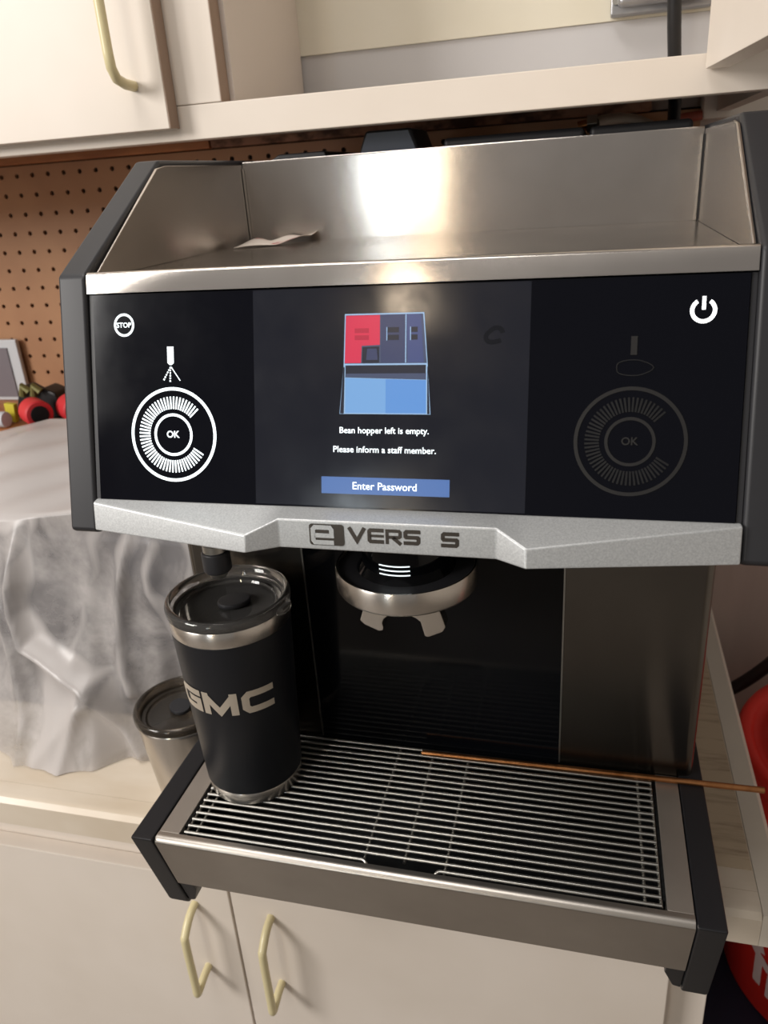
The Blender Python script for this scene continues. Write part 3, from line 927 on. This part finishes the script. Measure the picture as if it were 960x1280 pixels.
# tumbler -------------------------------------------------------------
def lid_parts(root, c, z, R, clear, slider_m, ang):
    """clear push-in lid: raised rim, sunken deck, slider"""
    MB().lathe([(R - 0.0045, -0.006), (R - 0.001, -0.0015), (R + 0.0010, 0.0), (R + 0.0012, 0.0045), (R + 0.0002, 0.0072), (R - 0.0016, 0.0080), (R - 0.0034, 0.0072),
                (R - 0.0050, 0.0020), (R - 0.0062, -0.0020), (R - 0.0105, -0.0035), (0.0, -0.0035), (0.0, -0.0060)],
               (c[0], c[1], z), 72).build('lid', clear, root, smooth=True, angle=50)
    lidr = MB().lathe([(R - 0.0112, -0.0030), (R - 0.0102, -0.0012), (R - 0.0092, -0.0030)], (c[0], c[1], z), 72)
    lidr.build('lid_ring', clear, root, smooth=True)
    # magnetic slider
    ca, sa = math.cos(ang), math.sin(ang)
    mb = MB()
    pl = []
    for k in range(20):
        a = 2 * PI * k / 20
        lx, ly = 0.0125 * math.cos(a), 0.0100 * math.sin(a)
        pl.append((c[0] + ca * (lx - 0.004) - sa * ly, c[1] + sa * (lx - 0.004) + ca * ly, z - 0.0030))
    mb.prism(pl, (0, 0, 0.0042))
    mb.build('slider', slider_m, root, bevel=0.0012)
    # dark translucent half plate under the slider
    mb = MB()
    pl = []
    for k in range(17):
        a = ang + PI / 2 + PI * k / 16
        pl.append((c[0] + (R - 0.012) * math.cos(a), c[1] + (R - 0.012) * math.sin(a), z - 0.0098))
    mb.prism(pl, (0, 0, 0.003))
    mb.build('slider_plate', slider_m, root)


TC = (-0.1440, 0.0560)
ZB = 0.1072
tb = thing('tumbler', 'tall black insulated tumbler with steel rim and clear lid on the drip grille', 'tumbler', (TC[0], TC[1], ZB))
MB().lathe([(0.0, 0.0), (0.0366, 0.0), (0.0378, 0.0012), (0.0386, 0.0115), (0.0383, 0.0120), (0.0, 0.0120)], (*TC, ZB), 72).build('steel_base', 'cup_steel', tb, smooth=True, angle=50)
body = MB().lathe([(0.0, 0.0121), (0.0387, 0.0121), (0.0391, 0.0130), (0.0455, 0.1510), (0.0455, 0.1518), (0.0440, 0.1520)], (*TC, ZB), 96).build('body', 'tumbler', tb, smooth=True, angle=60)
MB().lathe([(0.0450, 0.1519), (0.0458, 0.1530), (0.0460, 0.1640), (0.0453, 0.1652), (0.0438, 0.1650), (0.0430, 0.1520)], (*TC, ZB), 96).build('steel_rim', 'cup_steel', tb, smooth=True, angle=50)
MB().lathe([(0.0432, 0.1640), (0.0400, 0.1000), (0.0, 0.1000)], (*TC, ZB), 48).build('inside', 'inner_dark', tb, smooth=True, angle=50)
lid_parts(tb, TC, ZB + 0.1662, 0.0462, 'lid_clear', 'black', math.radians(-150))
# lid tab
mb = MB()
for a in (-8,):
    ca, sa = math.cos(math.radians(a)), math.sin(math.radians(a))
    pl = [(0.0466, -0.009), (0.0512, -0.0065), (0.0522, 0.0), (0.0512, 0.0065), (0.0466, 0.009)]
    mb.prism([(TC[0] + ca * x - sa * y, TC[1] + sa * x + ca * y, ZB + 0.1655) for x, y in pl], (0, 0, 0.0062))
mb.build('lid_tab', 'lid_clear', tb, bevel=0.001)


def TUM(u, z, off=0.0004):
    """u metres along the arc of the tumbler wall, z above its base"""
    rr_ = 0.0391 + (z - 0.0130) * (0.0455 - 0.0391) / 0.138
    a = math.radians(-85) + u / 0.0430
    return (TC[0] + (rr_ + off) * math.cos(a), TC[1] + (rr_ + off) * math.sin(a), ZB + z)


def fine(quads, n=5):
    out = []
    for q in quads:
        if len(q) != 4:
            out.append(q)
            continue
        a, b, c_, d_ = q
        for i in range(n):
            for j in range(2):
                def P2(u, v):
                    return (a * (1 - u) + d_ * u) * (1 - v) + (b * (1 - u) + c_ * u) * v
                out.append([P2(i / n, j / 2), P2(i / n, (j + 1) / 2), P2((i + 1) / n, (j + 1) / 2), P2((i + 1) / n, j / 2)])
    return out


q = []
for ch, x, wd in (('G', -0.0415, 0.0245), ('M', -0.0150, 0.0275), ('C', 0.0155, 0.0250)):
    q += letter(ch, x, 0.0925, wd, 0.0200, 0.0056)
flat(fine(q), TUM).build('lettering', mat('etched_steel', (214, 204, 188), 0.45, 0.7), body)

# small cup behind
CC = (-0.2585, 0.1370)
cp = thing('steel_cup', 'short stainless cup with smoky lid on the counter behind the tray', 'cup', (CC[0], CC[1], 0.0))
MB().lathe([(0.0, 0.0), (0.0335, 0.0), (0.0352, 0.002), (0.0440, 0.0930), (0.0446, 0.0955), (0.0440, 0.0965), (0.0425, 0.0960), (0.0395, 0.0550), (0.0, 0.0550)], (*CC, 0.0004), 96).build('body', 'cup_steel', cp, smooth=True, angle=50)
lid_parts(cp, CC, 0.0980, 0.0445, 'lid_smoke', 'black', math.radians(-40))
MB().tube([(CC[0] - 0.012, CC[1] + 0.0435, 0.101), (CC[0] + 0.000, CC[1] + 0.0455, 0.102), (CC[0] + 0.012, CC[1] + 0.0435, 0.101)], 0.0028, 8).build('lid_tab', 'lid_clear', cp, smooth=True)

# covered appliance: box and sheet
bx_ = MB().box(-0.86, -0.2500, 0.225, 0.405, 0.0005, 0.238).build('covered_box', 'box_grey', bevel=0.01, seg=3)
tag(bx_, 'grey boxy appliance hidden under the milky plastic sheet', 'appliance')

ridges = [
    ([(-0.4611, 0.2622), (-0.4694, 0.1627), (-0.4607, 0.1262), (-0.3805, 0.0879), (-0.3553, 0.0507), (-0.335, 0.01)], 0.026, 0.010),
    ([(-0.4924, 0.1609), (-0.4668, 0.0492), (-0.4749, -0.01)], 0.020, 0.010),
    ([(-0.3239, 0.2557), (-0.3466, 0.1801), (-0.3527, 0.1283), (-0.3429, 0.0764)], 0.017, 0.008),
    ([(-0.3649, 0.2536), (-0.4022, 0.1083)], 0.007, 0.016),
    ([(-0.3792, 0.0849), (-0.4492, 0.005)], 0.012, 0.014),
    ([(-0.3953, 0.0673), (-0.42, -0.01)], 0.016, 0.010),
    ([(-0.3009, 0.2395), (-0.3078, 0.1896), (-0.2850, 0.1400)], 0.010, 0.012),
    ([(-0.56, 0.25), (-0.53, 0.12), (-0.545, 0.0)], 0.016, 0.015),
    ([(-0.66, 0.25), (-0.63, 0.12), (-0.66, 0.0)], 0.016, 0.015),
    ([(-0.74, 0.25), (-0.76, 0.12), (-0.72, 0.0)], 0.016, 0.015),
    ([(-0.262, 0.25), (-0.256, 0.12), (-0.27, 0.0)], 0.008, 0.015),
]


def segd(px, pz, a, b):
    dx, dz = b[0] - a[0], b[1] - a[1]
    t = max(0, min(1, ((px - a[0]) * dx + (pz - a[1]) * dz) / (dx * dx + dz * dz)))
    return math.hypot(px - a[0] - t * dx, pz - a[1] - t * dz)


def sheet_pt(x, v):
    """v: 0 back edge .. 1 top front edge .. 2 counter"""
    zf = 0.253 + 0.14 * max(min(x + 0.5, 0.2), -0.1)
    yb = 0.152
    for (xa, ya), (xb, yb_) in zip([(-0.9, 0.16), (-0.511, 0.150), (-0.428, 0.126), (-0.38, 0.134), (-0.352, 0.166), (-0.31, 0.172), (-0.295, 0.195)],
                                   [(-0.511, 0.150), (-0.428, 0.126), (-0.38, 0.134), (-0.352, 0.166), (-0.31, 0.172), (-0.295, 0.195), (-0.2, 0.200)]):
        if xa <= x <= xb:
            yb = ya + (yb_ - ya) * (x - xa) / (xb - xa)
    if v < 1:
        t = v
        y = 0.430 + (0.213 - 0.430) * t
        zb_ = max(0.2785, min(0.300, 0.300 + 0.22 * (x + 0.565)))
        z = zb_ + (zf - zb_) * t ** 1.5
        z += (0.004 * math.sin(x * 31 + y * 20) + 0.0022 * math.sin(x * 64 - y * 85 + 1.0)) * math.sin(t * PI) ** 0.5
        return (x, y, z)
    t = v - 1
    z = zf * (1 - t) + 0.0015 * t
    # rounded shoulder then a slight flare to the foot
    y = 0.207 + 0.006 * math.exp(-t * 9) + (yb - 0.207) * t ** 1.8
    d = 0
    for pl, amp, wd in ridges:
        dm = min(segd(x, z, pl[i], pl[i + 1]) for i in range(len(pl) - 1))
        d += amp * math.exp(-(dm / wd) ** 1.4)
    d += 0.006 * math.sin(x * 34 + z * 9) * math.sin(z * 19 + 1) + 0.0008 * math.sin(x * 90 - z * 60)
    y -= d * min(1, t * 4) * (1 - 0.45 * t)
    return (x, y, z)


mb = MB()
nx = 170
vv = [i / 24 for i in range(24)] + [1 + i / 90 for i in range(91)]
for v in vv:
    for i in range(nx + 1):
        mb.v.append(sheet_pt(-0.88 + (0.88 - 0.2335) * i / nx, v))
for j in range(len(vv) - 1):
    for i in range(nx):
        a = j * (nx + 1) + i
        mb.f.append((a, a + 1, a + nx + 2, a + nx + 1))
sh = mb.build('plastic_sheet', 'sheet', smooth=True, angle=180)
# where the sheet lies double it is more opaque
FOLD1 = [(-0.438, 0.285), (-0.441, 0.232), (-0.445, 0.172), (-0.438, 0.138), (-0.364, 0.104), (-0.383, 0.077), (-0.403, -0.03), (-0.457, -0.042), (-0.455, -0.004), (-0.448, 0.066), (-0.472, 0.174)]
FOLD2 = [(-0.378, 0.084), (-0.362, 0.096), (-0.34, 0.068), (-0.344, 0.014), (-0.377, -0.013), (-0.397, -0.005)]


def poly_dist(px, pz, pl):
    inside = False
    n = len(pl)
    dm = 9
    for i in range(n):
        a, b = pl[i], pl[(i + 1) % n]
        dm = min(dm, segd(px, pz, a, b))
        if (a[1] > pz) != (b[1] > pz) and px < (b[0] - a[0]) * (pz - a[1]) / (b[1] - a[1]) + a[0]:
            inside = not inside
    return dm if inside else -dm


la = sh.data.attributes.new('layers', 'FLOAT', 'POINT')
for i, p in enumerate(mb.v):
    x, y, z = p
    o_ = 0.0
    if i < 25 * (nx + 1):
        o_ = 0.93
    else:
        ze = max(0.205, min(0.285, 0.244 + 0.40 * (x + 0.467))) + 0.004 * math.sin(x * 70) + 0.002 * math.sin(x * 190)
        o_ = 0.93 * max(0, min(1, 0.5 + (z - ze) / 0.022))
        wob = 0.004 * math.sin(z * 95 + x * 40) + 0.003 * math.sin(x * 120 - z * 60)
        o_ = max(o_, 0.90 * max(0, min(1, 0.5 + (poly_dist(x, z, FOLD1) + wob) / 0.016)), 0.74 * max(0, min(1, 0.5 + (poly_dist(x, z, FOLD2) + wob) / 0.016)))
        for pl, amp, wd in ridges[2:]:
            dm = min(segd(x + wob, z, pl[k], pl[k + 1]) for k in range(len(pl) - 1))
            o_ = max(o_, 0.68 * math.exp(-(dm / 0.010) ** 2))
    la.data[i].value = o_
tag(sh, 'milky translucent plastic sheet draped over an appliance left of the machine', 'plastic sheet')

# small things on the ledge -------------------------------------------
ZL = 0.2810


def roll(x, y, label):
    t = thing('red_roll', label, 'roll', (x, y, ZL), 'red rolls on the ledge')
    ax = Vector((0.80, -0.60, 0.0)).normalized()
    c = Vector((x, y, ZL + 0.0187))
    MB().tube([c - ax * 0.020, c - ax * 0.018, c + ax * 0.012, c + ax * 0.014], [0.0165, 0.0185, 0.0185, 0.0165], 28).build('red_body', 'red_matte', t, smooth=True, angle=40)
    MB().tube([c + ax * 0.0141, c + ax * 0.0165], 0.0118, 24).build('black_hub', 'black_flat', t, smooth=True, angle=40)
    return t


roll(-0.606, 0.457, 'red roll with black hub on the ledge, left one beside the black pouch')
roll(-0.562, 0.478, 'red roll with black hub on the ledge, right one next to the machine')
pch = thing('black_pouch', 'black folded pouch with olive metal clips on the ledge behind the red rolls', 'pouch', (-0.64, 0.50, ZL))
MB().prism([(-0.672, 0.492, ZL), (-0.592, 0.492, ZL), (-0.598, 0.492, ZL + 0.036), (-0.618, 0.492, ZL + 0.044), (-0.632, 0.492, ZL + 0.034), (-0.655, 0.492, ZL + 0.046)], (0, 0.035, 0)).build('pouch_body', 'cable', pch, bevel=0.004)
for x in (-0.648, -0.630):
    MB().tube([(x, 0.489, ZL + 0.034), (x + 0.006, 0.486, ZL + 0.048), (x + 0.014, 0.487, ZL + 0.040)], 0.005, 8).build('clip', 'olive', pch, smooth=True)
ytag = MB().prism([(-0.668, 0.470, ZL + 0.010), (-0.654, 0.470, ZL + 0.008), (-0.651, 0.470, ZL + 0.034), (-0.667, 0.470, ZL + 0.036)], (0, 0.008, 0)).build('yellow_tag', 'yellow', bevel=0.001)
for v_ in ytag.data.vertices:
    v_.co.z -= 0.008
tag(ytag, 'small yellow tag standing on the ledge left of the red rolls', 'tag')
pb = MB().tube([(-0.690, 0.452, ZL + 0.011), (-0.650, 0.450, ZL + 0.011)], [0.0108, 0.0108], 16).build('clear_bag', 'plate_white', bevel=0.002)
tag(pb, 'small whitish rolled bag on the ledge at the far left edge', 'bag')
wp = thing('white_plate', 'white framed plate with grey face leaning on the pegboard at far left', 'plate', (-0.75, 0.585, ZL))
MB().box(-0.80, -0.7195, 0.586, 0.594, ZL, 0.374).build('frame', 'plate_white', wp, bevel=0.002)
MB().box(-0.793, -0.737, 0.584, 0.5862, ZL + 0.006, 0.362).build('face', 'plate_grey', wp)

# dark hose hanging on the wall at the right
pts = []
for i in range(15):
    t = i / 14
    pts.append((0.27 + 0.16 * t, 0.56, -0.150 + 0.045 * t + 0.135 * t * t))
hz = MB().tube(pts, 0.0085, 12).build('wall_hose', 'hose', smooth=True, angle=60)
tag(hz, 'dark hose hanging along the grey wall right of the counter', 'hose')

# red bucket standing on a navy tote to the right of the counter
BC = (0.4521, 0.368)
BT = -0.050
bk = thing('red_bucket', 'red round lidded bucket with white lettering right of the counter', 'bucket', (BC[0], BC[1], BT - 0.342))
MB().lathe([(0.0, -0.342), (0.134, -0.342), (0.138, -0.338), (0.1475, -0.030), (0.1475, -0.022), (0.0, -0.022)], (*BC, BT), 72).build('pail', 'red', bk, smooth=True, angle=50)
MB().lathe([(0.150, -0.030), (0.154, -0.026), (0.1555, -0.006), (0.153, -0.001), (0.149, 0.0), (0.142, -0.001), (0.139, -0.006), (0.136, -0.010), (0.128, -0.011), (0.124, -0.006), (0.118, -0.006), (0.114, -0.011), (0.0, -0.011)], (*BC, BT), 96).build('lid', 'red', bk, smooth=True, angle=60)


def BK(a, h):
    rr_ = 0.1475 - (-0.03 - (h - BT)) * (0.0095 / 0.308) + 0.0008
    return (BC[0] + rr_ * math.cos(math.radians(a)), BC[1] + rr_ * math.sin(math.radians(a)), h)


def bstroke(a, b, wd):
    out = []
    q = stroke([((a[0] + 150) * 0.0026, a[1]), ((b[0] + 150) * 0.0026, b[1])], wd)
    for qq in fine(q, 4):
        out.append([Vector((p.x / 0.0026 - 150, p.y)) for p in qq])
    return out


q = bstroke((-152.9, -0.290), (-140.5, -0.310), 0.011) + bstroke((-146.8, -0.2964), (-146.6, -0.345), 0.012) + bstroke((-149.5, -0.270), (-146.0, -0.293), 0.012)
q += bstroke((-138.5, -0.300), (-138.3, -0.352), 0.014) + bstroke((-141.0, -0.262), (-134, -0.285), 0.012) + bstroke((-138.3, -0.326), (-130, -0.326), 0.011)
flat(q, BK).build('lettering', 'mark', bk)
tt = MB().box(0.262, 0.72, 0.12, 0.60, -0.899, -0.3925).build('navy_tote', 'navy', bevel=0.012, seg=3)
tag(tt, 'dark navy plastic tote on the floor under the red bucket', 'tote')
